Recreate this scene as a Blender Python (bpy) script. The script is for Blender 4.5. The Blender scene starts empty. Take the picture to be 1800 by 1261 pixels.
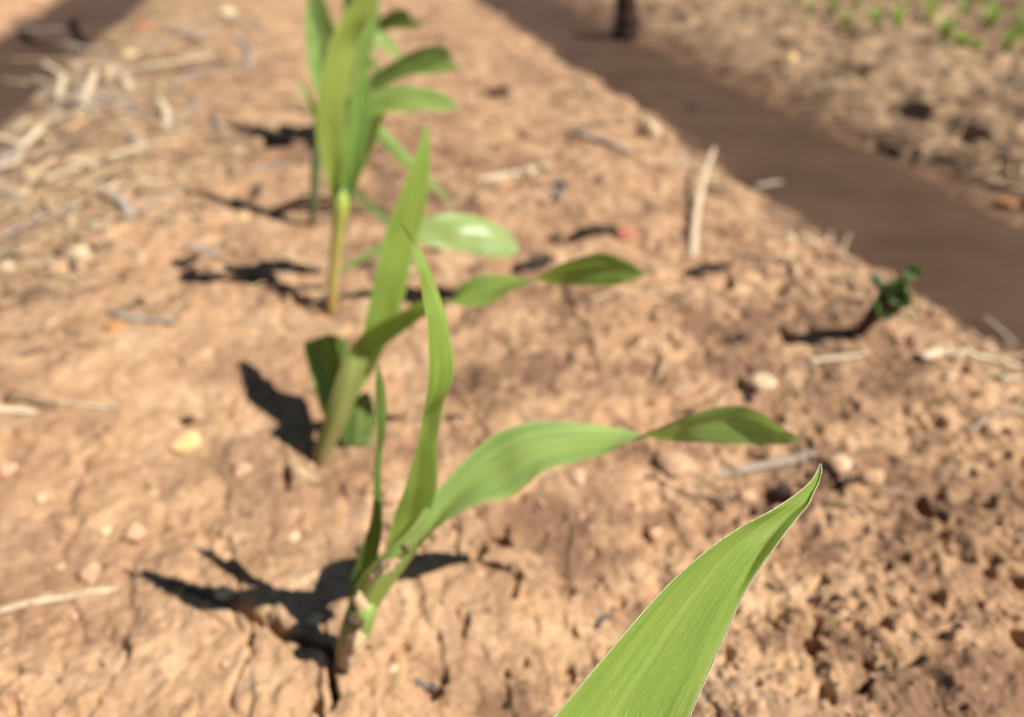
import bpy, math, random
import numpy as np

# ------------------------------------------------------------------ camera, world, sun, exposure
scene = bpy.context.scene
COL = scene.collection
CAM_H = 0.25
FPX = 1400.0
pitch = math.atan(855 / FPX)
yaw = math.atan2(400, FPX * math.cos(pitch) + 855 * math.sin(pitch))
cam_data = bpy.data.cameras.new("camera")
cam = bpy.data.objects.new("camera", cam_data)
COL.objects.link(cam)
cam.location = (0, 0, CAM_H)
cam.rotation_euler = (math.pi / 2 - pitch, 0, -yaw)
cam_data.sensor_width = 36.0
cam_data.lens = 28.0
cam_data.clip_start = 0.005
cam_data.clip_end = 200
cam_data.dof.use_dof = True
cam_data.dof.focus_distance = 0.152
cam_data.dof.aperture_fstop = 10.0
scene.camera = cam

SUN_VEC = np.array([0.72, -0.49, 1.0]); SUN_VEC /= np.linalg.norm(SUN_VEC)
sun_el = math.asin(SUN_VEC[2])
world = bpy.data.worlds.new("World")
scene.world = world
world.use_nodes = True
wn = world.node_tree.nodes
sky = wn.new("ShaderNodeTexSky")
sky.sky_type = 'NISHITA'
sky.sun_disc = False
sky.air_density = 0.6
sky.dust_density = 0.2
sky.altitude = 800
sky.sun_elevation = sun_el
sky.sun_rotation = math.atan2(SUN_VEC[0], SUN_VEC[1])
wn["Background"].inputs["Strength"].default_value = 0.05
world.node_tree.links.new(sky.outputs[0], wn["Background"].inputs["Color"])
sd = bpy.data.lights.new("sun", 'SUN')
sd.energy = 5.0
sd.angle = math.radians(0.55)
sd.color = (1.0, 0.95, 0.87)
sun = bpy.data.objects.new("sun", sd)
COL.objects.link(sun)
from mathutils import Vector
sun.rotation_euler = Vector(SUN_VEC).to_track_quat('Z', 'Y').to_euler()
sun.location = (1, -1, 2)
scene.view_settings.view_transform = 'Standard'
scene.view_settings.look = 'None'
scene.view_settings.exposure = 0.5
scene.view_settings.gamma = 1
scene.cycles.use_denoising = True
scene.cycles.max_bounces = 6
scene.cycles.diffuse_bounces = 1
scene.cycles.transmission_bounces = 4

# ------------------------------------------------------------------ measuring helpers (pixel of the photo + depth -> metres)
FW = np.array([math.sin(yaw) * math.cos(pitch), math.cos(yaw) * math.cos(pitch), -math.sin(pitch)])
RT = np.array([math.cos(yaw), -math.sin(yaw), 0.0])
UP = np.cross(RT, FW)
CP = np.array([0, 0, CAM_H])
def ray(x, y): return FW + RT * ((x - 900) / FPX) + UP * ((630.5 - y) / FPX)
def at(x, y, D): return CP + ray(x, y) * D
def gz(x, y, z=0.0):
    d = ray(x, y)
    return CP + d * ((z - CAM_H) / d[2])
def depth(P): return float((np.asarray(P) - CP) @ FW)

# ------------------------------------------------------------------ noise
def _hash(ix, iy, seed):
    h = (ix.astype(np.int64) * 374761393 + iy.astype(np.int64) * 668265263 + seed * 1442695041) & 0xffffffff
    h = ((h ^ (h >> 13)) * 1274126177) & 0xffffffff
    return (h ^ (h >> 16)) & 0xffffffff
def perlin(x, y, seed=0):
    x0 = np.floor(x); y0 = np.floor(y)
    fx = x - x0; fy = y - y0
    u = fx * fx * fx * (fx * (fx * 6 - 15) + 10); v = fy * fy * fy * (fy * (fy * 6 - 15) + 10)
    def gr(dx, dy):
        a = _hash(x0 + dx, y0 + dy, seed) * (2 * math.pi / 4294967296.0)
        return np.cos(a) * (fx - dx) + np.sin(a) * (fy - dy)
    a = gr(0, 0); b = gr(1, 0); c = gr(0, 1); d = gr(1, 1)
    return (a + (b - a) * u + (c - a) * v + (a - b - c + d) * u * v) * 1.5
def fbm(x, y, s, octv, seed=0, gain=.5):
    t = 0; amp = 1; f = 1 / s
    for o in range(octv):
        t = t + amp * perlin(x * f + 7.3 * o, y * f - 3.1 * o, seed + o * 17)
        amp *= gain; f *= 2.03
    return t
def ss(a, b, x):
    t = np.clip((x - a) / (b - a), 0, 1)
    return t * t * (3 - 2 * t)
def worley(x, y, s, seed=0):
    X = x / s; Y = y / s
    x0 = np.floor(X); y0 = np.floor(Y)
    d1 = np.full(X.shape, 9.0); d2 = np.full(X.shape, 9.0)
    for i in (-1, 0, 1):
        for j in (-1, 0, 1):
            hx = _hash(x0 + i, y0 + j, seed) / 4294967296.0
            hy = _hash(x0 + i, y0 + j, seed + 91) / 4294967296.0
            d = np.hypot(x0 + i + hx - X, y0 + j + hy - Y)
            n1 = np.minimum(d1, d)
            d2 = np.minimum(d2, np.maximum(d1, d)); d1 = n1
    return d1, d2

# ------------------------------------------------------------------ the ground's shape
WATER_Z = -0.036
FUR = 0.545        # lateral position of the right-hand furrow
PERIOD = 1.03
def fur_u(x): return (x - FUR + PERIOD / 2) % PERIOD - PERIOD / 2

# hollows: photo x, y, half width and half height in px, depth in mm
PITS = [(480,252,34,15,14),(432,332,26,12,12),(245,335,13,11,9),(60,365,12,9,9),(375,112,24,8,10),(320,450,26,12,9),(100,440,14,10,9),
 (118,470,14,8,8),(205,200,14,8,8),(145,228,22,9,8),(868,160,22,10,12),(1010,414,95,9,12),(935,462,42,14,9),(1240,468,50,10,7),(1215,185,12,8,8),
 (1480,130,50,13,20),(1370,55,30,8,12),(1590,205,30,14,16),(1740,190,40,14,16),(1690,240,26,12,14),(1560,235,20,10,12),(1285,598,26,10,5),
 (1310,685,20,14,6),(1180,606,14,8,4),(1490,838,60,10,7),(1370,862,26,11,7),(1625,895,16,18,6),(1700,985,22,9,5),(1552,1104,16,13,6),
 (1668,1116,15,9,5),(1785,1142,15,12,6),(1788,1020,14,12,6),(1600,1182,24,8,5),(1510,1222,28,10,5),(1045,1093,14,6,4),(1107,884,10,6,4),
 (290,1036,24,8,8),(440,1122,9,13,8),(590,1212,8,20,9),(555,1243,9,16,7),(495,830,8,15,8),(330,735,22,8,4),(160,190,20,8,6),
 (1290,930,14,7,3),(1240,1000,16,8,3),(1410,880,18,8,4),(1560,1060,12,7,4),(1320,1210,12,8,3),(1640,1040,16,10,4),(1455,1050,14,9,3),
 (700,905,9,5,2),(1200,720,20,7,3),(1000,720,20,5,3),(850,700,26,6,3),(120,930,14,6,3),(245,860,24,4,3),(230,945,12,7,3),(330,965,12,5,4),
 (640,1160,22,7,4),(990,1240,18,6,3),(880,1240,8,5,3),(430,905,10,5,3),(1700,700,20,6,4),(1640,560,16,6,5),(1150,640,14,6,3),(990,600,22,7,3),
 (480,1000,0,0,0)]
CRACKS = [([(600,1172),(575,1158),(540,1140),(505,1126),(455,1092),(405,1070),(370,1048),(325,1040)],2.2,9),
          ([(604,1172),(592,1200),(580,1235),(560,1275)],1.6,8),
          ([(440,1095),(438,1125),(415,1150)],1.2,6),
          ([(585,556),(540,545),(500,524),(455,505),(410,492)],2.6,9),
          ([(500,800),(497,830),(505,860)],1.6,7),
          ([(190,170),(260,200),(330,190)],3,8),
          ([(1480,560),(1400,520),(1310,470)],1.6,3),
          ([(1640,860),(1665,960),(1720,990)],2.0,4)]
def _segs():
    out = []
    for pts, w, d in CRACKS:
        P = [gz(*p)[:2] for p in pts]
        for a, b in zip(P[:-1], P[1:]): out.append((a, b, w / 1000, d / 1000))
    return out
_PW = []
for (px, py, a, b, d) in PITS:
    if d == 0: continue
    z0 = -0.01 if px > 1150 and py < 330 else 0.0
    G = gz(px, py, z0); D = depth(G); r = ray(px, py); sn = -r[2] / np.linalg.norm(r)
    _PW.append((G[0], G[1], a * D / FPX, b * D / FPX / sn, (d if z0 == 0 else d * .45) / 1000))
_CW = _segs()
DAMP = [(950,960,170,80,.8),(880,650,190,90,.45),(1450,640,200,90,.5),(1010,900,90,60,.5),(1700,1215,190,55,.9),(1330,640,120,70,.5),(150,560,200,50,.25),
        (1260,560,120,50,.3),(1640,900,160,120,.35),(700,300,260,110,.45),(300,120,180,60,.3),(900,1240,90,40,.3),(60,780,150,70,.25),(1460,850,180,60,.6),
        (480,250,110,40,.35),(640,470,110,60,.35)]
_DW = []
for (px, py, a, b, w) in DAMP:
    G = gz(px, py); D = depth(G); r = ray(px, py); sn = -r[2] / np.linalg.norm(r)
    _DW.append((G[0], G[1], a * D / FPX, b * D / FPX / sn, w))
def local_sum(x, y, items, fn):
    """adds fn over the points near each item only"""
    out = np.zeros_like(x)
    for it in items:
        cx, cy, rx, ry, w = it
        m = (np.abs(x - cx) < 2.2 * rx) & (np.abs(y - cy) < 2.2 * ry)
        if m.any():
            q = np.hypot((x[m] - cx) / rx, (y[m] - cy) / ry)
            out[m] += fn(q, w)
    return out
def height(x, y):
    x = np.asarray(x, float); y = np.asarray(y, float)
    wob = .02 * fbm(x, y, .22, 3, 5) + .018 * fbm(x, y, .045, 4, 8, .65)
    fu = fur_u(x)
    u = np.abs(fu + np.where(fu < 0, wob, -wob * .5))
    prof = -0.062 + .062 * ss(.03, .21, np.where(fu > 0, u * .85 + .035, u))
    dry = ss(.10, .16, np.where(fu > 0, u - .035, u))
    far = ss(.62, .74, x)
    h = prof + .006 * fbm(x, y, .16, 2, 1) * dry
    rough = np.clip(.42 + .6 * ss(.02, .20, x) + .5 * fbm(x, y, .12, 2, 33), .08, 1.1) * dry
    h += .0046 * fbm(x * .8, y * 1.1, .045, 3, 2) * (.35 + .55 * rough) * dry
    h += (.0006 + .0009 * rough) * fbm(x, y, .0085, 3, 3, .6) * (.15 + .85 * dry)
    nb = ss(-.05, .28, x - .35 * (y - .22)) * ss(.95, .35, y)      # honeycombed soil at the right near end
    pm = np.clip(.12 + .9 * nb + .5 * fbm(x, y, .08, 2, 34), 0, 1.1)
    wx = x + .004 * perlin(x / .011, y / .011, 73) + .0015 * perlin(x / .004, y / .004, 74)
    wy = y + .004 * perlin(x / .011, y / .011, 75) + .0015 * perlin(x / .004, y / .004, 76)
    for sc, amp, sd in ((.021, .0026, 21), (.0105, .0022, 22), (.0052, .0013, 23)):
        d1, d2 = worley(wx, wy, sc, sd)
        sel = ss(-.25, .45, fbm(x, y, sc * 3.5, 2, sd + 60))          # crumbs lie in drifts, not everywhere
        h += amp * (.12 + .85 * pm) * dry * sel * (np.clip(.62 - d1, 0, 1) * 1.2 - .35 * (1 - ss(0, .16, d2 - d1)))
    n = fbm(wx, wy, .012, 2, 44)
    h -= (.12 + pm) * dry * .0055 * ss(.50, .66, n)
    n2 = fbm(wx, wy, .026, 2, 45)
    h -= (.15 + .75 * pm) * dry * .0090 * ss(.60, .74, n2)
    n4 = fbm(x * 1.6, y * .8, .05, 3, 47)                            # long low scarps of flaking crust
    h += .0018 * dry * (1 - far) * ss(-.08, .10, n4)
    # crusted polygons with fine drying cracks
    wx = x + .010 * perlin(x / .03, y / .03, 71); wy = y + .010 * perlin(x / .03, y / .03, 72)
    d1, d2 = worley(wx, wy, .055, 12)
    h -= .0022 * (1 - ss(.0, .055, d2 - d1)) * dry * ss(-.1, .25, fbm(x, y, .2, 1, 77)) * (1 - far)
    # cloddy far bed
    d1, d2 = worley(wx, wy, .045, 15)
    h += far * dry * (.009 * (0.5 - d1) + .016 * fbm(x, y, .06, 3, 81))
    jx = x + .0035 * perlin(x / .010, y / .010, 55); jy = y + .0035 * perlin(x / .010, y / .010, 56)
    h -= local_sum(jx, jy, _PW, lambda q, w: 2.3 * w * (1 - ss(.70, 1.1, q)))
    for a, b, w, d in _CW:
        m = (x > min(a[0], b[0]) - .02) & (x < max(a[0], b[0]) + .02) & (y > min(a[1], b[1]) - .02) & (y < max(a[1], b[1]) + .02)
        if not m.any(): continue
        ab = b - a; L2 = ab @ ab
        t = np.clip(((jx[m] - a[0]) * ab[0] + (jy[m] - a[1]) * ab[1]) / L2, 0, 1)
        q = np.hypot(jx[m] - a[0] - t * ab[0], jy[m] - a[1] - t * ab[1])
        h[m] = np.minimum(h[m], h[m] - d * (1 - ss(w * .35, w * 1.2, q)) * .8)
    return h
def damp(x, y, h):
    x = np.asarray(x, float)
    n = fbm(x, y, .05, 4, 60, .6)
    d = local_sum(x, y, _DW, lambda q, w: w * (1 - ss(.3, 1.3, q)))
    d = 1.35 * d * (.75 + .9 * n) + (.25 + .35 * ss(0, .15, x)) * ss(.02, .42, fbm(x, y, .026, 4, 61, .62)) + .45 * ss(.0, .45, fbm(x, y, .09, 5, 62, .6)) + .45 * ss(.62, .75, x) * ss(-.4, .5, fbm(x, y, .07, 4, 63))
    wet = 1 - ss(WATER_Z + .001, WATER_Z + .020 + .014 * ss(.5, .6, x), h + .006 * n)
    return np.clip(d, 0, 1), wet
def hz(x, y): return float(height(np.array([float(x)]), np.array([float(y)]))[0])
def ground(px, py):
    z = 0.0
    for _ in range(6):
        G = gz(px, py, z)
        z = .5 * z + .5 * max(hz(G[0], G[1]), WATER_Z)
    G = gz(px, py, z)
    return G

# ------------------------------------------------------------------ materials
def newmat(name):
    m = bpy.data.materials.new(name); m.use_nodes = True
    nt = m.node_tree
    for n in list(nt.nodes): nt.nodes.remove(n)
    out = nt.nodes.new("ShaderNodeOutputMaterial")
    return m, nt, out
class NT:
    def __init__(s, nt): s.nt = nt
    def n(s, t, **kw):
        nd = s.nt.nodes.new("ShaderNode" + t)
        for k, v in kw.items(): setattr(nd, k, v)
        return nd
    def l(s, a, b): s.nt.links.new(a, b)
    def noise(s, vec, scale, detail=4, rough=.55, dist=0):
        nd = s.n("TexNoise"); nd.inputs["Scale"].default_value = scale; nd.inputs["Detail"].default_value = detail
        nd.inputs["Roughness"].default_value = rough; nd.inputs["Distortion"].default_value = dist
        s.l(vec, nd.inputs["Vector"]); return nd.outputs["Fac"]
    def ramp(s, fac, stops):
        nd = s.n("ValToRGB"); cr = nd.color_ramp
        while len(cr.elements) < len(stops): cr.elements.new(.5)
        for e, (p, c) in zip(cr.elements, stops):
            e.position = p
            e.color = (*c, 1) if not isinstance(c, (int, float)) else (c, c, c, 1)
        s.l(fac, nd.inputs[0]); return nd.outputs[0]
    def mix(s, fac, a, b, blend='MIX'):
        nd = s.n("Mix", data_type='RGBA', blend_type=blend)
        for i, v in ((0, fac), (6, a), (7, b)):
            if isinstance(v, (int, float)): nd.inputs[i].default_value = v
            elif isinstance(v, tuple): nd.inputs[i].default_value = (*v, 1)
            else: s.l(v, nd.inputs[i])
        return nd.outputs[2]
    def math(s, op, a, b=0):
        nd = s.n("Math", operation=op)
        for i, v in ((0, a), (1, b)):
            if isinstance(v, (int, float)): nd.inputs[i].default_value = v
            else: s.l(v, nd.inputs[i])
        return nd.outputs[0]

def soil_material():
    m, nt, out = newmat("soil"); g = NT(nt)
    tc = g.n("TexCoord").outputs["Object"]
    p = g.n("BsdfPrincipled")
    da = g.n("Attribute", attribute_name="damp"); wa = g.n("Attribute", attribute_name="wet")
    n1 = g.noise(tc, 28, 6, .62); n2 = g.noise(tc, 180, 5, .65); n3 = g.noise(tc, 700, 3, .6); n4 = g.noise(tc, 9, 3, .5)
    dry = g.ramp(n1, [(.30, (.43, .245, .125)), (.5, (.54, .335, .185)), (.68, (.66, .44, .265))])
    dry = g.mix(g.ramp(n4, [(.4, 0.), (.62, .55)]), dry, (.47, .27, .148))
    speck = g.ramp(n2, [(.30, 0.50), (.46, 0.95), (.60, 1.0), (.74, 1.16)])
    dry = g.mix(1.0, dry, speck, 'MULTIPLY')
    dry = g.mix(.6, dry, g.ramp(n3, [(.34, .72), (.52, 1.0), (.7, 1.15)]), 'MULTIPLY')
    dk = g.mix(n2, (.15, .078, .044), (.27, .155, .092))
    c = g.mix(g.math('MULTIPLY', da.outputs["Fac"], .95), dry, dk)
    fa = g.n("Attribute", attribute_name="far")
    c = g.mix(g.math('MULTIPLY', fa.outputs["Fac"], .85), c, g.mix(g.ramp(n1, [(.35, 0.), (.62, 1.)]), (.15, .098, .058), (.42, .28, .165)))
    c = g.mix(wa.outputs["Fac"], c, (.20, .115, .068))
    g.l(c, p.inputs["Base Color"])
    g.l(g.ramp(wa.outputs["Fac"], [(0, .95), (1, .55)]), p.inputs["Roughness"])
    p.inputs["Specular IOR Level"].default_value = .25
    b = g.n("Bump"); b.inputs["Strength"].default_value = .55; b.inputs["Distance"].default_value = .0012
    g.l(g.math('ADD', g.noise(tc, 420, 4, .65), g.math('MULTIPLY', n2, .8)), b.inputs["Height"])
    g.l(b.outputs[0], p.inputs["Normal"])
    g.l(p.outputs[0], out.inputs[0]); return m
def water_material():
    m, nt, out = newmat("muddy_water"); g = NT(nt)
    tc = g.n("TexCoord").outputs["Object"]
    p = g.n("BsdfPrincipled")
    n = g.ramp(g.noise(tc, 9, 5, .6), [(.35, 0.), (.65, 1.)])
    g.l(g.mix(n, (.076, .044, .029), (.104, .063, .041)), p.inputs["Base Color"])
    p.inputs["Roughness"].default_value = .5
    p.inputs["IOR"].default_value = 1.33
    p.inputs["Specular IOR Level"].default_value = .05
    b = g.n("Bump"); b.inputs["Strength"].default_value = .12; b.inputs["Distance"].default_value = .004
    g.l(g.noise(tc, 22, 2, .5, .4), b.inputs["Height"]); g.l(b.outputs[0], p.inputs["Normal"])
    g.l(p.outputs[0], out.inputs[0]); return m
def leaf_material(name, base, dark, trans, tmix=.42, rib=(.42, .50, .12), blotch=0.0, tip=0.0, foot=0.0, footc=(.50, .46, .07), spec=.35, rough=.42, pale=(.62, .66, .30), vein=(70, .74, 1.22), speck=1.5):
    """u runs across the blade, v along it; veins, midrib, margin, drying tip and yellow foot follow them"""
    m, nt, out = newmat(name); g = NT(nt)
    uv = g.n("UVMap").outputs[0]
    sx = g.n("SeparateXYZ"); g.l(uv, sx.inputs[0]); U, V = sx.outputs[0], sx.outputs[1]
    mp = g.n("Mapping"); mp.inputs["Scale"].default_value = (vein[0], 3.0, 1); g.l(uv, mp.inputs[0])
    veins = g.noise(mp.outputs[0], 1, 3, .6)
    mp2 = g.n("Mapping"); mp2.inputs["Scale"].default_value = (9, 4, 1); g.l(uv, mp2.inputs[0])
    cloud = g.noise(mp2.outputs[0], 1, 3, .55)
    mp3 = g.n("Mapping"); mp3.inputs["Scale"].default_value = (150, 90, 1); g.l(uv, mp3.inputs[0])
    grain = g.noise(mp3.outputs[0], 1, 2, .7)
    c = g.mix(g.ramp(cloud, [(.32, 0.), (.68, 1.)]), dark, base)
    c = g.mix(1.0, c, g.ramp(veins, [(.34, vein[1]), (.5, 1.0), (.66, vein[2])]), 'MULTIPLY')
    c = g.mix(1.0, c, g.ramp(grain, [(.3, .86), (.62, 1.0), (.76, speck)]), 'MULTIPLY')
    au = g.math('ABSOLUTE', g.math('SUBTRACT', U, .5))
    ribm = g.ramp(au, [(.0, .75), (.022, .55), (.05, 0.)])
    c = g.mix(g.math('MULTIPLY', ribm, .8), c, rib)
    if blotch:
        c = g.mix(g.math('MULTIPLY', g.ramp(cloud, [(.52, 0.), (.70, 1.)]), blotch), c, (.42, .42, .10))
    if foot:
        c = g.mix(g.math('MULTIPLY', g.ramp(V, [(.0, 1.), (foot, 0.)]), .9), c, footc)
    rim = g.ramp(g.math('ADD', au, g.math('MULTIPLY', g.math('SUBTRACT', grain, .5), .02)), [(.474, 0.), (.49, .8)])
    c = g.mix(rim, c, pale)
    if tip:
        t = g.ramp(g.math('ADD', V, g.math('MULTIPLY', g.math('SUBTRACT', cloud, .5), .12)), [(1 - tip, 0.), (min(.999, 1 - tip * .35), 1.)])
        c = g.mix(g.math('MULTIPLY', t, .85), c, (.24, .17, .07))
    p = g.n("BsdfPrincipled"); g.l(c, p.inputs["Base Color"])
    p.inputs["Roughness"].default_value = rough; p.inputs["Specular IOR Level"].default_value = spec
    tr = g.n("BsdfTranslucent"); g.l(g.mix(.75, c, trans), tr.inputs[0])
    b = g.n("Bump"); b.inputs["Strength"].default_value = .3; b.inputs["Distance"].default_value = .0004
    g.l(g.math('ADD', veins, g.math('MULTIPLY', grain, .3)), b.inputs["Height"]); g.l(b.outputs[0], p.inputs["Normal"])
    mx = g.n("MixShader"); mx.inputs[0].default_value = tmix
    g.l(p.outputs[0], mx.inputs[1]); g.l(tr.outputs[0], mx.inputs[2]); g.l(mx.outputs[0], out.inputs[0])
    return m
def ramp_material(name, stops, rough=.6, spec=.3, scale=60):
    """a stem: colours along v, streaked across"""
    m, nt, out = newmat(name); g = NT(nt)
    uv = g.n("UVMap").outputs[0]
    sx = g.n("SeparateXYZ"); g.l(uv, sx.inputs[0])
    mp = g.n("Mapping"); mp.inputs["Scale"].default_value = (24, 5, 1); g.l(uv, mp.inputs[0])
    n = g.noise(mp.outputs[0], 1, 4, .6)
    v = g.math('ADD', sx.outputs[1], g.math('MULTIPLY', g.math('SUBTRACT', n, .5), .25))
    c = g.mix(1.0, g.ramp(v, stops), g.ramp(n, [(.3, .7), (.7, 1.25)]), 'MULTIPLY')
    p = g.n("BsdfPrincipled"); g.l(c, p.inputs["Base Color"]); p.inputs["Roughness"].default_value = rough
    p.inputs["Specular IOR Level"].default_value = spec
    g.l(p.outputs[0], out.inputs[0]); return m
def matter(name, a, b, scale=150, stretch=(1, 1, 1), rough=.85, bump=.4, dist=.0006, spec=.2):
    m, nt, out = newmat(name); g = NT(nt)
    tc = g.n("TexCoord").outputs["Object"]
    mp = g.n("Mapping"); mp.inputs["Scale"].default_value = stretch; g.l(tc, mp.inputs[0])
    n = g.noise(mp.outputs[0], scale, 5, .62)
    p = g.n("BsdfPrincipled"); g.l(g.mix(g.ramp(n, [(.3, 0.), (.7, 1.)]), a, b), p.inputs["Base Color"])
    p.inputs["Roughness"].default_value = rough; p.inputs["Specular IOR Level"].default_value = spec
    bp = g.n("Bump"); bp.inputs["Strength"].default_value = bump; bp.inputs["Distance"].default_value = dist
    g.l(n, bp.inputs["Height"]); g.l(bp.outputs[0], p.inputs["Normal"])
    g.l(p.outputs[0], out.inputs[0]); return m

M_SOIL = soil_material(); M_WATER = water_material()
STRAW = {
 'cream': matter("cream_straw", (.52, .39, .24), (.78, .65, .46), 300, (1, 1, .2)),
 'grey': matter("grey_straw", (.27, .21, .165), (.50, .41, .33), 300),
 'tan': matter("tan_straw", (.45, .30, .17), (.62, .46, .28), 300),
 'brown': matter("brown_straw", (.16, .10, .06), (.30, .20, .13), 300),
 'slate': matter("slate_bark", (.085, .078, .072), (.19, .175, .16), 300),
}
STONE = {
 'yellow': matter("yellow_stone", (.62, .42, .17), (.80, .60, .30), 130),
 'cream': matter("cream_stone", (.56, .40, .24), (.74, .58, .38), 130),
 'orange': matter("orange_stone", (.42, .17, .06), (.62, .30, .12), 130),
 'pink': matter("pink_stone", (.66, .33, .20), (.80, .50, .34), 130),
 'red': matter("red_stone", (.38, .13, .07), (.54, .22, .13), 130),
 'tan': matter("tan_clod", (.46, .27, .15), (.62, .40, .25), 200),
 'dark': matter("damp_clod", (.10, .055, .035), (.20, .115, .07), 200),
}

# ------------------------------------------------------------------ objects
def obj(name, verts, faces, mat, parent=None, uvs=None, smooth=True, label=None, cat=None, group=None, kind=None, loc=None):
    """verts in world metres; the object's origin is put at loc (or the parent's place)"""
    v = np.asarray(verts, float)
    o0 = np.array(loc if loc is not None else (0, 0, 0), float)
    if parent is not None: o0 = np.array(parent['_o'], float)
    me = bpy.data.meshes.new(name)
    me.from_pydata([tuple(p) for p in (v - o0)], [], faces)
    if uvs is not None:
        lay = me.uv_layers.new(name="UVMap")
        idx = np.empty(len(me.loops), dtype=np.int32); me.loops.foreach_get("vertex_index", idx)
        lay.data.foreach_set("uv", np.asarray(uvs, dtype=np.float32)[idx].ravel())
    if smooth: me.polygons.foreach_set("use_smooth", [True] * len(me.polygons))
    me.materials.append(mat)
    o = bpy.data.objects.new(name, me); COL.objects.link(o)
    if parent is not None: o.parent = parent
    else: o.location = o0
    tag(o, label, cat, group, kind)
    return o
def tag(o, label=None, cat=None, group=None, kind=None):
    if label: o['label'] = label
    if cat: o['category'] = cat
    if group: o['group'] = group
    if kind: o['kind'] = kind
def thing(name, loc, label, cat, group=None):
    o = bpy.data.objects.new(name, None); COL.objects.link(o)
    o.location = loc; o.empty_display_size = .01
    o['_o'] = [float(c) for c in loc]
    tag(o, label, cat, group); return o
def catmull(P, n):
    P = np.asarray(P, float); k = len(P)
    seg = np.linspace(0, k - 1 - 1e-9, n); out = []
    Q = np.vstack([2 * P[0] - P[1], P, 2 * P[-1] - P[-2]])
    for s in seg:
        i = int(s); t = s - i
        a, b, c, d = Q[i], Q[i + 1], Q[i + 2], Q[i + 3]
        out.append(.5 * (2 * b + (c - a) * t + (2 * a - 5 * b + 4 * c - d) * t * t + (3 * b - a - 3 * c + d) * t ** 3))
    return np.array(out)
def grid_faces(n, m, closed=False):
    f = []
    for i in range(n - 1):
        for j in range(m - 1): f.append((i * m + j, i * m + j + 1, (i + 1) * m + j + 1, (i + 1) * m + j))
        if closed: f.append((i * m + m - 1, i * m, (i + 1) * m, (i + 1) * m + m - 1))
    return f
def blade(st, parent, mat, name='leaf', n=70, m=14, label=None, curl=None, wave=.04, seed=0, margin=None):
    """st: list of (edge A x, y, edge B x, y, depth in m, depth of B minus depth of A, fold as share of width)"""
    rows = []
    for s in st:
        xl, yl, xr, yr, D, tl, fo = s
        A = at(xl, yl, D - tl / 2); B = at(xr, yr, D + tl / 2)
        rows.append(np.concatenate([A, B, [fo]]))
    R = catmull(rows, n)
    A = R[:, 0:3]; B = R[:, 3:6]; fo = R[:, 6]
    mid = (A + B) / 2; T = np.gradient(mid, axis=0); W = B - A
    N = np.cross(W, T); N /= np.maximum(np.linalg.norm(N, axis=1)[:, None], 1e-9)
    sgn = np.sign(np.sum(N * (CP - mid), axis=1))
    # keep the normal continuous along the blade: start towards the viewer
    for i in range(n):
        if i == 0:
            if sgn[0] < 0: N[0] *= -1
        elif N[i] @ N[i - 1] < 0: N[i] *= -1
    w = np.linalg.norm(W, axis=1)
    V = []; UVs = []; u = np.linspace(0, 1, m)
    for i in range(n):
        v = i / (n - 1)
        prof = -(fo[i] * w[i]) * (1 - np.abs(2 * u - 1) ** 1.3)
        off = prof + wave * w[i] * (perlin(np.array(u * 2.0 + seed), np.full(m, v * 7 + seed * 1.7), 5 + seed)) * 1.0
        if curl is not None: off = off + curl(u, v) * w[i]
        for j in range(m):
            V.append(A[i] + W[i] * u[j] + N[i] * off[j]); UVs.append((u[j], v))
    o = obj(name, V, grid_faces(n, m), mat, parent, UVs, label=label)
    if margin is not None:
        Vn = np.array(V).reshape(n, m, 3)
        verts = []; faces = []
        rr = random.Random(3)
        for edge in (0, m - 1):
            b0 = len(verts); k = 5
            E = catmull(Vn[:, edge], 420)
            Tn = np.gradient(E, axis=0); Tn /= np.linalg.norm(Tn, axis=1)[:, None]
            for i, p in enumerate(E):
                a1 = np.cross(Tn[i], FW); a1 /= np.linalg.norm(a1); a2 = np.cross(Tn[i], a1)
                r = margin[1] * (.75 + .6 * rr.random()) * (1 if i < 400 else (420 - i) / 20 + .1)
                for q in range(k):
                    an = q * 2 * math.pi / k
                    verts.append(p + r * (math.cos(an) * a1 + math.sin(an) * a2))
            faces += [tuple(b0 + c for c in f) for f in grid_faces(len(E), k, True)]
        c = obj('leaf_margin', verts, faces, margin[0], parent)
        c.parent = o
    return o
def tube_rings(C, Rad, k=12, flat=1.0, rag=0, seed=0, ref=(0, 0, 1)):
    C = np.asarray(C); T = np.gradient(C, axis=0); T /= np.maximum(np.linalg.norm(T, axis=1)[:, None], 1e-9)
    V = []; UVs = []
    ref = np.array(ref, float)
    for i in range(len(C)):
        a = np.cross(T[i], ref)
        if np.linalg.norm(a) < 1e-3: a = np.cross(T[i], np.array([1., 0, 0]))
        a /= np.linalg.norm(a); b = np.cross(a, T[i])
        for j in range(k):
            an = 2 * math.pi * j / k
            r = Rad[i] * (1 + rag * math.sin(3 * an + seed) * .5 + rag * math.sin(7 * an + seed * 2 + i * .2) * .35)
            V.append(C[i] + r * (math.cos(an) * a + math.sin(an) * b * flat)); UVs.append((j / k, i / (len(C) - 1)))
    n = len(C); F = grid_faces(n, k, True)
    F.append(tuple(range(k))[::-1]); F.append(tuple((n - 1) * k + j for j in range(k)))
    return V, F, UVs
def stalk(pts, parent, mat, name='stem', n=26, k=14, rag=.06, label=None):
    """pts: (x, y, depth, width in px) or world points with radius when depth is None"""
    P = [np.concatenate([at(x, y, D), [w * D / FPX / 2]]) for x, y, D, w in pts]
    R = catmull(P, n)
    V, F, U = tube_rings(R[:, :3], R[:, 3], k, 1.0, rag, len(pts), ref=tuple(-FW))
    return obj(name, V, F, mat, parent, U, label=label)

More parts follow.
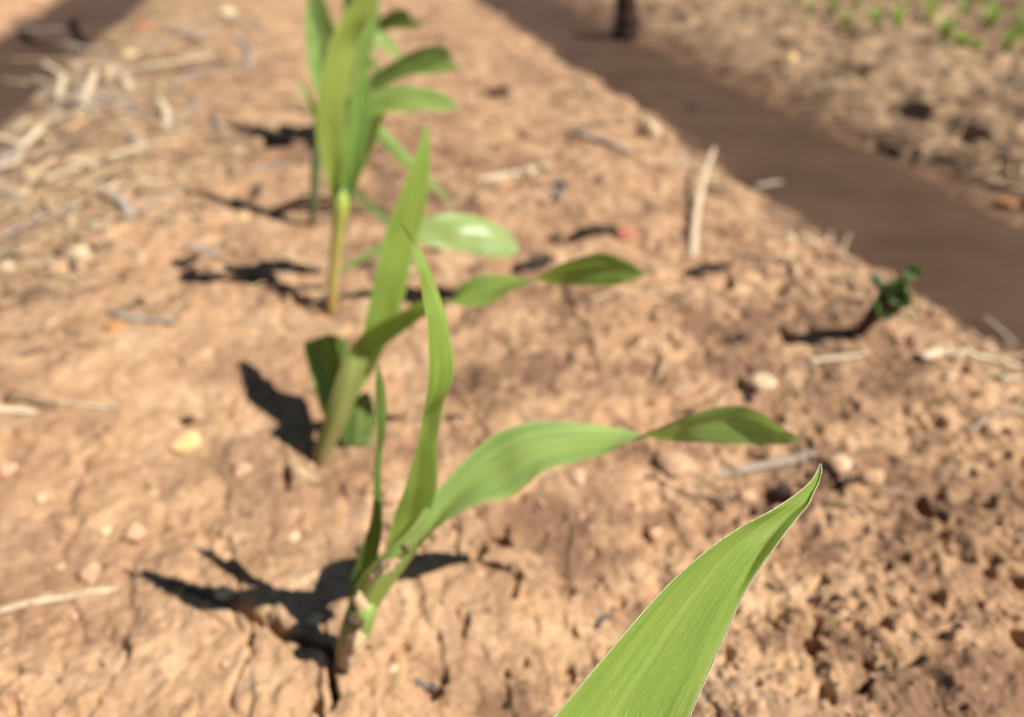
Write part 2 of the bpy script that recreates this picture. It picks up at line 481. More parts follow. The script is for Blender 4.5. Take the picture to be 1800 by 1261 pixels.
# ---------------------------------------------------------- setting: soil
def build_soil():
    a = [-math.pi]
    while a[-1] < math.pi - .02:
        t = a[-1]
        step = .0034 if -.72 < t < 1.18 else (.012 if -1.0 < t < 1.5 else .09)
        a.append(t + step)
    a = np.array(a[:-1])
    r = [.004]
    while r[-1] < 60:
        t = r[-1]
        step = .006 if t < .085 else (max(.0008, .0034 * t) if t < 2.9 else .06 * t)
        r.append(t + step)
    r = np.array(r)
    A, R = np.meshgrid(a, r)
    x = (R * np.sin(A)).ravel(); y = (R * np.cos(A)).ravel()
    z = height(x, y)
    nr, na = len(r), len(a)
    co = np.stack([x, y, z], 1)
    i = np.arange(nr - 1)[:, None]; j = np.arange(na)[None, :]
    j2 = (j + 1) % na
    q = np.stack([i * na + j, i * na + j2, (i + 1) * na + j2, (i + 1) * na + j], -1).reshape(-1, 4)
    q = q[:, ::-1]
    me = bpy.data.meshes.new("soil")
    me.vertices.add(len(co)); me.vertices.foreach_set("co", co.astype(np.float32).ravel())
    me.loops.add(len(q) * 4); me.loops.foreach_set("vertex_index", q.astype(np.int32).ravel())
    me.polygons.add(len(q)); me.polygons.foreach_set("loop_start", (np.arange(len(q)) * 4).astype(np.int32))
    me.polygons.foreach_set("use_smooth", np.ones(len(q), dtype=bool))
    me.update(calc_edges=True); me.validate()
    d, wet = damp(x, y, z)
    for nm, val in (("damp", d), ("wet", wet), ("far", ss(.6, .72, x))):
        at_ = me.attributes.new(nm, 'FLOAT', 'POINT'); at_.data.foreach_set("value", val.astype(np.float32))
    me.materials.append(M_SOIL)
    o = bpy.data.objects.new("soil", me); COL.objects.link(o)
    tag(o, "tan crusted bed soil with cracks and damp brown patches", "soil", kind='structure')
build_soil()
for k, lab in ((0, "smooth brown muddy water in the furrow right of the seedlings"), (-1, "brown muddy water in the furrow at the upper left corner")):
    cx = FUR + k * PERIOD
    obj('furrow_water', [(cx - .2, -6, WATER_Z), (cx + .2, -6, WATER_Z), (cx + .2, 40, WATER_Z), (cx - .2, 40, WATER_Z)], [(0, 1, 2, 3)], M_WATER,
        label=lab, cat='water', kind='structure', smooth=False)

# ---------------------------------------------------------- seedlings
ROW = 'young corn seedlings in one row along the bed'
G_BRIGHT = leaf_material("leaf_bright", (.38, .50, .11), (.22, .38, .065), (.52, .78, .07), .45)
G_MID = leaf_material("leaf_mid", (.28, .44, .11), (.15, .30, .06), (.40, .62, .05), .40, blotch=.35)
G_SPOT = leaf_material("leaf_spotted", (.44, .58, .17), (.24, .44, .13), (.36, .58, .06), .35, blotch=.45, foot=.24, footc=(.44, .42, .10))
G_SHEATH = leaf_material('leaf_sheath', (.28, .42, .10), (.14, .26, .055), (.40, .58, .05), .38, blotch=.5, foot=.30, footc=(.42, .31, .15))
G_LIT = leaf_material('leaf_lit', (.50, .60, .15), (.32, .48, .09), (.66, .86, .10), .5, blotch=.4)  # lighter leaf copy, sunlit brightness put into its greens
G_GLOSS = leaf_material("leaf_glossy", (.38, .50, .17), (.24, .39, .12), (.42, .64, .08), .3, blotch=.5, spec=.7, rough=.34)
G_DARK = leaf_material("leaf_dark", (.15, .22, .05), (.08, .14, .035), (.20, .32, .02), .36, blotch=.25)  # darker leaf copy, puts the shade on covered blades into their colour
G_NEAR = leaf_material("leaf_near", (.335, .465, .095), (.225, .37, .065), (.36, .56, .05), .28, rib=(.37, .50, .12), tip=.08, spec=.5, rough=.38, vein=(140, .76, 1.15), speck=1.8, pale=(.50, .54, .26))
G_YEL = leaf_material("leaf_yellow_foot", (.38, .52, .15), (.21, .37, .10), (.48, .72, .08), .42, foot=.42)
M_RIM = matter("leaf_rim", (.42, .42, .20), (.66, .60, .38), 900, rough=.7)
M_DRY = matter("dry_sheath", (.44, .29, .15), (.68, .48, .30), 400)
M_NODE = matter("dark_node", (.05, .035, .02), (.14, .09, .05), 400)
S_GREEN = ramp_material("stem_green", [(0, (.20, .11, .055)), (.18, (.33, .21, .08)), (.40, (.30, .27, .08)), (.55, (.24, .32, .08)), (1, (.22, .38, .07))])
S_PALE = ramp_material("stem_pale", [(0, (.30, .16, .09)), (.45, (.42, .27, .15)), (.7, (.34, .36, .12)), (1, (.26, .36, .09))])
S_YEL = ramp_material("stem_yellow", [(0, (.44, .27, .09)), (.35, (.42, .32, .10)), (.75, (.42, .44, .09)), (1, (.30, .44, .10))])
S_DARK = ramp_material("stem_dark", [(0, (.20, .12, .06)), (.35, (.09, .13, .05)), (1, (.10, .20, .07))])

def root_of(px, py, label):
    G = ground(px, py)
    return thing('corn_seedling', (G[0], G[1], G[2]), label, 'seedling', ROW), depth(G)

# the seedling right below the camera: only one blade reaches into the picture
def near_plant():
    bx, by = -.012, .052
    t = thing('corn_seedling', (bx, by, hz(bx, by)), 'nearest corn seedling, its one large sharp blade slanting up from the bottom edge', 'seedling', ROW)
    # blade, listed from the collar outwards; first stations lie below the frame
    def curl(u, v):
        k = float(ss(.44, .58, np.array(v)) * (1 - ss(.97, 1.0, np.array(v))))
        g_ = -.085 * np.exp(-((u - .925) / .028) ** 2) + .11 * ss(.935, .985, u)
        return k * g_ + .035 * np.sin(u * 9) * (1 - v) * 0
    st = [(360,1980,520,2020,.150,.004,.25),(560,1760,780,1830,.146,.006,.2),(760,1530,1010,1620,.146,.006,.16),(900,1350,1160,1410,.148,.005,.14),
          (972,1261,1214,1255,.150,.004,.13),(1040,1180,1245,1185,.151,.004,.13),(1110,1100,1278,1110,.152,.004,.13),
          (1175,1028,1310,1040,.153,.003,.12),(1240,970,1345,975,.154,.003,.12),(1300,928,1375,935,.155,.002,.12),
          (1352,900,1400,905,.1555,.002,.10),(1384,880,1418,886,.156,.001,.08),(1408,862,1428,866,.1565,.001,.05),
          (1426,845,1437,848,.157,.001,.0),(1436,828,1443,830,.157,.0,.0),(1441,815,1444,815,.157,.0,0)]
    blade(st, t, G_NEAR, n=180, m=90, curl=curl, wave=.02, seed=2, margin=(M_RIM, .00012), label='wide green blade in sharp focus with a pale rim and dry brown tip')
    A = at(440, 2000, .150)
    P0 = np.array([bx, by, hz(bx, by) - .004])
    C = catmull([P0, P0 * .6 + A * .4 + np.array([-.006, -.002, 0]), A], 20)
    V, F, U = tube_rings(C, np.linspace(.0042, .0062, 20), 14, 1, .05, 1)
    obj('stem', V, F, S_GREEN, t, U)
near_plant()

def plant_one():
    t, D0 = root_of(610, 1163, 'sturdy corn seedling nearest the bottom edge, dark forked shadow beside its foot')
    stalk([(604,1185,D0+.004,34),(615,1145,D0-.002,46),(628,1100,D0-.007,54),(638,1070,D0-.010,50),(646,1045,D0-.008,20)], t, S_GREEN, n=40, k=18)
    # tall middle blade
    blade([(655,1040,684,1040,.283,.0,.45),(668,1000,705,1005,.277,.002,.42),(680,960,728,968,.272,.004,.35),(691,913,752,915,.266,.006,.28),(707,869,767,869,.256,.013,.22),(722,824,769,824,.247,.015,.18),
           (735,780,769,780,.237,.017,.15),(743,735,775,735,.228,.016,.12),(749,691,781,691,.222,.015,-.22),(753,647,790,647,.217,.013,-.32),(753,602,791,602,.213,.010,-.32),(749,558,785,558,.210,.007,-.32),
           (741,513,771,513,.208,.004,-.28),(733,469,754,469,.206,.003,-.2),(720,424,732,424,.205,.0,-.05),(697,383,700,383,.204,0,0)],
          t, G_BRIGHT, n=110, m=16, seed=4, label='tall upright blade tapering to a hooked tip')
    # right blade with its twist
    blade([(616,1104,634,1105,.2890,-0.0,-.1),(613,1074,660,1076,.2815,-0.001,-.40),(626,1028,690,1030,.2745,-0.002,-.34),(662,984,722,984,.269,-0.004,-.2),(722,930,757,938,.264,-0.006,.30),(769,864,790,912,.264,-0.007,.22),(818,807,840,887,.263,-0.008,.16),
           (862,768,890,877,.262,-0.008,.14),(905,749,921,858,.261,-0.008,.12),(950,741,957,828,.261,-0.008,.12),(1000,741,1020,811,.261,-0.008,.12),(1050,746,1062,800,.261,-0.01,.10),
           (1095,755,1100,779,.261,-0.014,.08),(1124,763,1124,766,.260,-0.017,.05),(1165,774,1168,748,.261,-0.014,-.05),(1210,778,1210,731,.257,-0.01,-.10),(1262,780,1258,716,.255,-0.007,-.12),
           (1310,781,1305,714,.253,-0.005,-.12),(1352,782,1345,731,.251,-0.004,-.10),(1385,780,1378,754,.249,-0.002,-.05),(1410,773,1408,770,.248,-0.0,0)],
          t, G_SPOT, n=150, m=18, seed=7, wave=.05, label='broad blade arching right and twisting over halfway along')
    # short left blade
    blade([(612,1062,634,1065,.284,.0,.4),(618,1020,650,1022,.280,.002,.4),(632,975,664,978,.276,.003,.4),(646,935,672,935,.273,.004,.38),(654,900,672,900,.270,.004,.35),(657,869,670,869,.268,.004,.3),(661,802,672,802,.264,.006,.25),
           (661,758,678,758,.262,.006,-.2),(659,713,680,713,.260,.005,-.25),(660,669,674,669,.258,.003,-.2),(664,641,666,641,.257,0,0)],
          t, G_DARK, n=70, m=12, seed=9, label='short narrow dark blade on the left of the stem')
    # dried sheath remnants and the dark node
    blade([(648,1030,668,1000,.2635,.002,-.2),(662,1016,690,983,.260,.002,-.3),(686,1005,708,978,.258,.002,-.3),(706,985,716,966,.2575,.001,-.1)], t, M_DRY, 'dried_sheath', n=24, m=8, wave=.2, seed=3)
    blade([(616,1046,628,1034,.2735,.002,-.2),(624,1062,642,1050,.2715,.002,-.35),(634,1080,650,1068,.2725,.001,-.1)], t, M_DRY, 'dried_sheath', n=20, m=8, wave=.2, seed=5)
    blade([(596,1170,632,1172,D0-.004,.0,-.45),(600,1150,638,1150,D0-.0075,.0,-.45),(608,1125,644,1122,D0-.0105,.0,-.45),(618,1100,640,1096,D0-.012,.0,-.4),(628,1082,636,1080,D0-.013,.0,-.1)], t, M_DRY, 'dried_sheath', n=26, m=12, wave=.12, seed=6, label='brown dead sheath wrapped round the foot of the stem')
    stalk([(612,1084,D0-.0135,20),(622,1092,D0-.0150,26),(638,1098,D0-.0145,18)], t, M_NODE, 'node', n=8)
    stalk([(707,960,.2565,10),(712,966,.2560,14),(716,973,.2565,8)], t, M_NODE, 'dark_scar', n=8)
plant_one()

def plant_two():
    t, D0 = root_of(566, 806, 'second corn seedling, wide pale sheath and a long wavy blade reaching far right')
    stalk([(560,826,D0+.004,30),(567,795,D0-.002,32),(574,772,D0-.001,28),(580,750,D0+.002,10)], t, S_PALE, n=26)
    blade([(552,808,578,814,D0-.004,.0,-.5),(562,765,594,775,D0-.009,.001,-.5),(575,722,612,732,D0-.015,.003,-.4),(593,660,634,668,D0-.021,.009,-.15),(613,616,656,628,D0-.026,.016,.3),(650,578,690,596,D0-.031,.018,.22),(711,544,728,568,D0-.037,.017,.18),
           (745,527,752,555,D0-.041,.015,.12),(784,533,787,537,D0-.044,.015,.05),(827,539,812,499,D0-.047,.009,-.08),(860,535,850,483,D0-.049,.007,-.1),(895,513,892,483,D0-.050,.010,-.08),(936,495,936,492,D0-.052,.016,.0),
           (975,470,970,499,D0-.054,.015,.10),(1022,452,1020,503,D0-.055,.013,.12),(1065,446,1068,503,D0-.056,.011,.12),(1095,456,1098,498,D0-.056,.004,.1),(1118,470,1118,490,D0-.056,.002,.05),(1134,481,1135,482,D0-.056,0,0)],
          t, G_SHEATH, n=150, m=16, seed=12, wave=.05, label='long blade reaching right with two twists and a dark rounded end')
    blade([(590,730,606,738,D0-.010,.0,.4),(606,680,634,688,D0-.014,.003,.35),(624,630,662,640,D0-.016,.004,.3),(638,580,690,585,D0-.022,.010,.25),(650,530,706,535,D0-.027,.012,.18),(662,470,721,480,D0-.033,.014,.12),(680,400,738,410,D0-.038,.013,.10),(703,345,751,350,D0-.042,.010,.08),
           (722,295,756,297,D0-.045,.006,.05),(738,250,755,250,D0-.047,.002,0),(748,215,751,215,D0-.048,0,0)],
          t, G_BRIGHT, n=80, m=14, seed=14, label='tall bright blade lit through by the sun')
    blade([(575,745,590,752,D0-.006,.0,.3),(562,715,596,715,D0+.000,.004,.22),(552,680,604,672,D0+.006,.006,.18),(543,645,610,632,D0+.010,.008,.15),(538,618,612,604,D0+.012,.008,.1),(541,604,600,592,D0+.013,.006,.05),(556,594,578,588,D0+.0135,.002,.0)],
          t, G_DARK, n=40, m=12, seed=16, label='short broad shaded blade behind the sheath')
    blade([(537,597,548,598,D0+.0105,.0,.0),(534,612,562,614,D0+.009,.001,.05),(541,640,568,640,D0+.006,.003,.15),(550,675,577,680,D0+.002,.004,.2),(560,705,572,712,D0-.003,.003,.2),(574,750,580,752,D0-.009,.0,0)],
          t, G_YEL, n=36, m=8, seed=17, label='pale curled front edge of the short blade')
    blade([(600,748,606,752,D0-.006,.0,.1),(612,700,640,690,D0+.004,.004,.15),(606,715,657,712,D0+.006,.006,.18),(600,748,657,752,D0+.006,.006,.18),(602,775,654,780,D0+.005,.004,.12),(618,792,645,794,D0+.004,.0,0)],
          t, G_DARK, n=40, m=12, seed=18, label='drooping dark blade touching the soil')
plant_two()

def plant_three():
    t, D0 = root_of(583, 556, 'third corn seedling, thin yellow stem below a blurred tuft of upright blades')
    stalk([(580,572,D0+.006,17),(584,530,D0-.004,19),(588,470,D0-.012,19),(594,410,D0-.022,20),(600,360,D0-.029,28),(604,330,D0-.032,8)], t, S_YEL, n=40)
    blade([(582,420,602,420,D0-.018,-0.0,.35),(584,370,616,370,D0-.028,-0.002,.35),(584,320,628,322,D0-.034,-0.004,.3),(594,265,655,262,D0-.040,-0.006,.22),(602,215,676,205,D0-.046,-0.01,.16),(628,178,700,196,D0-.050,-0.012,.12),(662,158,722,196,D0-.052,-0.01,.1),
           (700,150,750,194,D0-.053,-0.008,.1),(740,152,775,196,D0-.053,-0.006,.08),(775,163,795,194,D0-.053,-0.003,.05),(803,184,805,188,D0-.053,-0.0,0)],
          t, G_YEL, n=80, m=14, seed=21, label='grey green blade bending right in a low arch')
    blade([(588,400,600,400,D0-.016,.0,.3),(578,330,610,330,D0-.034,.002,.3),(560,260,606,262,D0-.052,.010,.12),(556,195,606,200,D0-.066,.014,.08),(566,130,612,135,D0-.076,.014,.08),(582,70,628,75,D0-.082,.012,.06),(606,20,650,28,D0-.088,.004,.1),(645,-25,668,-15,D0-.092,.002,.05),(680,-60,682,-58,D0-.095,0,0)],
          t, G_LIT, n=80, m=14, seed=22, label='tallest bright yellow green blade')
    blade([(592,480,598,486,D0-.012,-0.0,.2),(620,456,626,466,D0-.016,-0.002,.2),(668,428,672,444,D0-.022,-.005,.15),(712,402,714,430,D0-.028,-.004,.12),(750,383,752,430,D0-.028,-.005,.1),(795,375,795,440,D0-.024,-.005,-.1),(838,381,838,448,D0-.018,-.005,-.12),
           (876,396,874,453,D0-.012,-.005,-.12),(902,416,898,450,D0-.007,-.005,-.05),(912,438,911,441,D0-.006,-0.0,0)],
          t, G_GLOSS, n=70, m=14, seed=23, label='low rounded blade hanging right, glossy in the sun')
    blade([(604,330,614,324,D0-.034,.0,.3),(632,356,640,344,D0-.030,.002,.25),(662,382,670,368,D0-.024,.002,.2),(692,402,698,392,D0-.018,.0,.05)], t, G_DARK, n=30, m=8, seed=24)
    blade([(596,330,622,330,D0-.036,.0,.3),(600,270,640,268,D0-.044,.004,.25),(612,200,652,196,D0-.050,.006,.2),(622,140,650,138,D0-.056,.004,.1),(636,95,642,94,D0-.060,0,0)], t, G_MID, n=40, m=10, seed=25, label='shaded inner blade')
    return t
P3 = plant_three()

def plant_four():
    t, D0 = root_of(551, 396, 'fourth corn seedling, thin dark stem just left of the yellow one')
    stalk([(550,408,D0+.006,14),(551,370,D0-.004,14),(553,320,D0-.014,15),(558,265,D0-.022,18),(562,235,D0-.026,6)], t, S_DARK, n=30)
    blade([(556,240,576,240,D0-.030,.0,.3),(548,205,566,214,D0-.034,.002,.25),(534,172,550,176,D0-.036,.002,.2),(522,142,528,140,D0-.038,0,0)], t, G_YEL, n=30, m=8, seed=31, label='short pale blade pointing up left')
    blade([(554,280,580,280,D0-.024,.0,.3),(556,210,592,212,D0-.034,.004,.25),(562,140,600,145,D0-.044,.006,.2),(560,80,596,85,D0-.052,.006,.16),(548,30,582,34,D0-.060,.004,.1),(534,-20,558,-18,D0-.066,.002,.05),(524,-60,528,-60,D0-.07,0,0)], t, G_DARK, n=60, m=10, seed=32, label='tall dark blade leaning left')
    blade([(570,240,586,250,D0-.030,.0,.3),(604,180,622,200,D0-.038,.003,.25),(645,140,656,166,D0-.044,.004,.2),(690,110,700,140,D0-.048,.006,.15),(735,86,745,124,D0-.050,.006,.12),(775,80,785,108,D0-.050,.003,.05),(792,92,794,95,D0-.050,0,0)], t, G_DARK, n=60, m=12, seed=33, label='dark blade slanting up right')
    blade([(572,250,590,258,D0-.024,.0,.3),(620,190,632,206,D0-.028,.003,.25),(665,140,672,158,D0-.030,.004,.2),(710,112,715,133,D0-.030,.005,.15),(755,102,758,131,D0-.030,.005,.12),(790,107,792,125,D0-.029,.002,.05),(810,117,811,119,D0-.028,0,0)], t, G_MID, n=60, m=12, seed=34)
    blade([(585,240,600,232,D0-.030,.0,.3),(628,222,645,205,D0-.030,.003,.25),(668,250,686,236,D0-.024,.004,.2),(706,290,722,276,D0-.016,.003,.15),(748,325,758,315,D0-.006,.002,.1),(800,362,802,360,D0+.004,0,0)], t, G_MID, n=50, m=10, seed=35, label='narrow blade falling right towards the soil')
    return t
P4 = plant_four()

def copy_tree(o, parent=None):
    c = o.copy(); COL.objects.link(c)
    if parent is not None: c.parent = parent
    for ch in [x for x in bpy.data.objects if x.parent == o and x is not c]:
        copy_tree(ch, c)
    return c
def plant_five():
    B = gz(578, 262, hz(-.004, .83)); D0 = depth(B)
    t = thing('corn_seedling', tuple(B), 'fifth corn seedling, mostly hidden behind the blurred tuft near the top edge', 'seedling', ROW)
    stalk([(578,268,D0+.004,15),(580,240,D0-.004,16),(584,205,D0-.010,20),(588,180,D0-.014,8)], t, S_GREEN, n=20)
    blade([(578,210,596,210,D0-.008,.0,.3),(580,150,622,150,D0-.014,.008,.25),(600,90,654,92,D0-.020,.010,.2),(618,40,664,46,D0-.026,.010,.16),(634,0,668,6,D0-.03,.006,.1),(652,-40,666,-38,D0-.034,.002,0)], t, G_YEL, n=50, m=10, seed=51, label='pale blade rising right of the tallest one')
    blade([(574,206,592,206,D0-.006,.0,.3),(550,150,592,148,D0-.008,.008,.25),(538,90,590,88,D0-.012,.010,.2),(536,40,584,40,D0-.016,.010,.16),(540,-5,572,-5,D0-.02,.006,.1),(548,-50,556,-50,D0-.024,.002,0)], t, G_MID, n=50, m=10, seed=52, label='wide blade behind the dark left one')
    blade([(584,190,598,186,D0-.010,.0,.3),(606,120,640,112,D0-.006,-.006,.25),(640,60,662,84,D0-.002,-.010,.2),(672,56,682,92,D0+.002,-.010,.2),(696,78,702,104,D0+.006,-.006,.1),(712,108,713,106,D0+.008,0,0)], t, G_YEL, n=50, m=10, seed=53, label='blade arching right over the dark ones')
plant_five()
c = copy_tree(P4); x, y = .022, .985
c.location = (x, y, hz(x, y)); c.rotation_euler = (0, 0, -.5); c.scale = (.9, .9, .9)
c['label'] = 'farthest corn seedling, blades crossing the top edge of the picture'
for ch in [q for q in bpy.data.objects if q.parent == c]:
    if 'label' in ch: del ch['label']

# ---------------------------------------------------------- broadleaf weed on the bed edge
def weed():
    B = ground(1515, 583); D0 = depth(B)
    t = thing('broadleaf_weed', tuple(B), 'small dark broadleaf weed with a thick purple stem near the water edge', 'weed')
    mst = matter("weed_stem", (.045, .025, .02), (.11, .06, .045), 200)
    stalk([(1508,592,D0+.003,14),(1520,573,D0-.004,20),(1536,554,D0-.012,26),(1556,534,D0-.02,32),(1574,514,D0-.026,18)], t, mst, n=30, rag=.18)
    stalk([(1570,520,D0-.024,10),(1585,500,D0-.030,8),(1598,487,D0-.034,7)], t, mst, 'leaf_stalk', n=12)
    wl = leaf_material("weed_leaf", (.15, .27, .07), (.07, .15, .04), (.14, .28, .03), .3, pale=(.16, .26, .08))
    wl2 = leaf_material("weed_leaf_blue", (.13, .22, .14), (.07, .14, .09), (.14, .28, .06), .3, pale=(.16, .26, .12))
    blade([(1592,492,1598,496,D0-.034,.0,.1),(1588,478,1612,488,D0-.036,.004,.25),(1594,468,1622,480,D0-.037,.005,.25),(1608,465,1624,474,D0-.037,.002,.1)], t, wl, n=24, m=10, wave=.2, seed=41)
    blade([(1565,530,1573,536,D0-.026,.0,.1),(1544,512,1560,536,D0-.028,.006,.3),(1530,494,1556,520,D0-.030,.006,.3),(1528,485,1550,500,D0-.031,.004,.2),(1540,482,1550,490,D0-.031,.0,.1)], t, wl2, n=26, m=10, wave=.22, seed=42)
    blade([(1545,560,1560,566,D0-.020,.0,.1),(1540,530,1584,548,D0-.026,.008,.3),(1552,505,1604,524,D0-.031,.008,.3),(1566,492,1596,506,D0-.034,.005,.2),(1580,488,1588,492,D0-.034,.0,.1)], t, wl, n=26, m=10, wave=.25, seed=44)
    blade([(1562,524,1566,534,D0-.028,.0,.1),(1574,506,1586,534,D0-.030,.006,.3),(1590,508,1600,536,D0-.031,.005,.3),(1600,522,1602,530,D0-.031,.0,0)], t, wl, n=24, m=10, wave=.22, seed=43)
weed()

# ---------------------------------------------------------- straw, stones, clods
def hfield(C, r):
    """lift a straw's centre line so that it rests on the soil"""
    z = height(C[:, 0], C[:, 1])
    return max(WATER_Z, float(np.percentile(z, 82))) + r
def straw(a, b, wpx, colr, label, group=None, seed=0, flat=.24, bend=.06, lift=0.0, name='straw', cat='straw'):
    rr = random.Random(seed * 7 + 1)
    A = ground(*a); B = ground(*b)
    r = wpx * depth((A + B) / 2) / FPX / 2
    return straw_w(A, B, r, colr, label, group, seed, flat, bend, lift, name, cat)
def straw_w(A, B, r, colr, label, group=None, seed=0, flat=.5, bend=.06, lift=0.0, name='straw', cat='straw'):
    rr = random.Random(seed * 7 + 1)
    n = 16
    L = np.linalg.norm(B - A); side = np.cross((B - A) / L, (0, 0, 1))
    s = np.linspace(0, 1, n)
    C = A[None] * (1 - s[:, None]) + B[None] * s[:, None] + side[None] * (bend * L * rr.uniform(-1, 1) * np.sin(s * math.pi))[:, None]
    z = np.maximum(height(C[:, 0], C[:, 1]), WATER_Z)
    base = np.polyval(np.polyfit(s, z, 1), s)
    gap = max(0, float(np.percentile(z - base, 45 if group is None else 75)))
    C[:, 2] = base + gap + r * flat * .2 + lift * s * L
    if group is None and lift == 0: C[:, 2] = .4 * C[:, 2] + .6 * np.maximum(np.convolve(np.pad(z, 2, 'edge'), np.ones(5) / 5, 'valid'), z) + r * flat * .5 + .0006
    rad = r * (1 + .10 * np.sin(s * 9 + seed)) * (1 - .35 * s * rr.random())
    rad[0] *= .8; rad[-1] *= .55
    V, F, U = tube_rings(C, rad, 10, flat, .12, seed)
    V = np.array(V)
    for e in (0, n - 1):
        for j in range(10): V[e * 10 + j] += (B - A) / L * rr.uniform(-1, 1) * r * .9
    return obj(name, V, F, STRAW[colr], None, U, label=label, cat=cat, group=group, loc=tuple(C[0]))
ST = [
 ((80,322),(268,256),21,'cream','long wide cream straw slanting among the litter at upper left'),
 ((15,265),(42,362),17,'grey','upright grey straw by the left edge crossing paler straw'),
 ((38,52),(118,88),17,'grey','pale stub of stalk reaching over the upper left water'),
 ((122,32),(190,70),15,'grey','pale stalk above the water next to a shorter stub'),
 ((5,140),(105,142),8,'tan','thin tan straw lying flat over the left water edge'),
 ((58,228),(112,200),17,'cream','short bright straw on the left bank beside the water'),
 ((108,432),(142,362),10,'cream','thin pale straw standing on end above the cream stone'),
 ((410,62),(436,122),15,'grey','short pale stalk upright in the soil left of the far blades'),
 ((848,318),(962,290),24,'cream','flat cream straw piece alone in the middle of the bed'),
 ((1218,452),(1250,308),12,'cream','cream straw standing across the bed near the right water edge'),
 ((1182,262),(1325,332),15,'grey','grey straw along the right water edge'),
 ((998,236),(1112,272),14,'grey','grey weathered straw on the upper part of the bed'),
 ((1095,205),(1140,245),16,'grey','short grey chip touching the large cream stone'),
 ((1330,326),(1372,320),14,'grey','grey chip floating in the right furrow'),
 ((1420,634),(1515,629),17,'cream','single flat cream straw below the broadleaf weed'),
 ((1618,634),(1792,641),26,'cream','widest cream straw at the right edge by the water'),
 ((1748,664),(1806,688),17,'cream','cream straw end poking in at the right edge with a dark gap below'),
 ((1300,452),(1432,532),6,'brown','thin brown twig running down towards the broadleaf weed'),
 ((1250,828),(1432,800),19,'grey','thick grey purple stalk just above the sharp leaf tip'),
 ((1180,808),(1332,892),5,'tan','thin tan fibre left of the sharp leaf tip'),
 ((1200,868),(1342,893),12,'brown','brown half buried stem left of the sharp leaf tip'),
 ((1698,770),(1802,728),9,'grey','slim grey straw at the right edge of the bed'),
 ((1038,530),(1152,524),15,'tan','pale straw under the dark rounded blade end'),
 ((-10,1078),(205,1040),15,'cream','long cream straw at the lower left edge'),
 ((150,1207),(242,1180),6,'tan','thin straw near the lower left corner'),
 ((18,698),(96,718),22,'brown','broad grey brown bark strip at the left edge'),
 ((-15,722),(62,727),18,'cream','cream straw tucked under the grey bark strip'),
 ((98,706),(212,716),6,'cream','thin pale straw pointing right from the grey bark strip'),
 ((88,652),(112,618),7,'brown','tiny dark twig above the thin pale straw'),
 ((205,556),(305,568),20,'grey','grey stalk piece beside the orange stone'),
 ((438,302),(500,290),14,'grey','short pale stalk beside the dark hollow left of the stems'),
 ((332,432),(388,452),16,'grey','grey chip left of the third seedling'),
 ((1618,268),(1694,246),13,'tan','pale straw on the cloddy far bed'),
 ((1120,520),(1142,440),0,'tan',''),
 ((250,990),(330,960),7,'brown','thin dark strip standing in for the tip of the nearest shadow'),  # dark strip added as the thin shadow tip of the tall blade
 ((1452,818),(1540,858),7,'tan','curved pale fibre right of the sharp leaf tip'),
 ((1535,545),(1450,556),10,'brown','dark twig lying beside the broadleaf weed'),
 ((1390,520),(1300,455),4,'tan',''),
 ((1255,842),(1400,822),9,'brown','dark brown twig directly under the thick grey purple stalk'),
 ((1400,850),(1560,842),10,'brown','dark twig running right from the sharp leaf tip'),
 ((1440,878),(1575,905),7,'brown','thin dark root curving below the twig right of the sharp tip'),
 ((1290,860),(1365,905),8,'brown','short dark twig slanting down behind the sharp blade'),
 ((1470,812),(1600,876),5,'cream','fine pale fibre arching over the dark twigs at right'),
 ((1135,840),(1260,905),5,'brown','hair thin brown root left of the half buried stem'),
 ((1130,870),(1240,850),4,'tan','fine tan fibre lying across the brown root'),
 ((380,20),(470,60),14,'grey','weathered straw at the top left of the blades'),
 ((300,225),(350,180),14,'grey','grey straw right of the long wide cream one'),
 ((195,120),(228,165),18,'cream','short thick cream stalk among the upper left litter'),
 ((130,150),(175,205),15,'grey','grey stalk crossing the upper left litter'),
 ((150,95),(148,145),18,'tan','stubby tan stalk end at the upper left water edge'),
 ((500,812),(560,850),14,'tan','pale straw leaning on the foot of the second seedling'),
]
for i, (a, b, w, c, lab) in enumerate(ST):
    if lab: straw(a, b, w, c, lab, seed=i + 1, lift=.12 if i in (2, 3, 9) else 0)
for i, (a, b, w, lab) in enumerate([((374,200),(384,236),14,'dark slate bark fragment upright in the soil at upper left'), ((984,318),(978,352),16,'dark bark fragment right of the flat cream straw'),
        ((1030,1092),(1070,1084),18,'slate grey bark chip on the damp patch'), ((728,1190),(768,1210),13,'slate bark chip right of the nearest stem foot'),
        ((405,338),(450,318),14,'dark bark piece in the hollow left of the stems'), ((90,350),(75,375),12,'dark bark sliver at the left edge litter')]):
    straw(a, b, w, 'slate', lab, seed=60 + i, name='bark_fragment', cat='bark fragment')

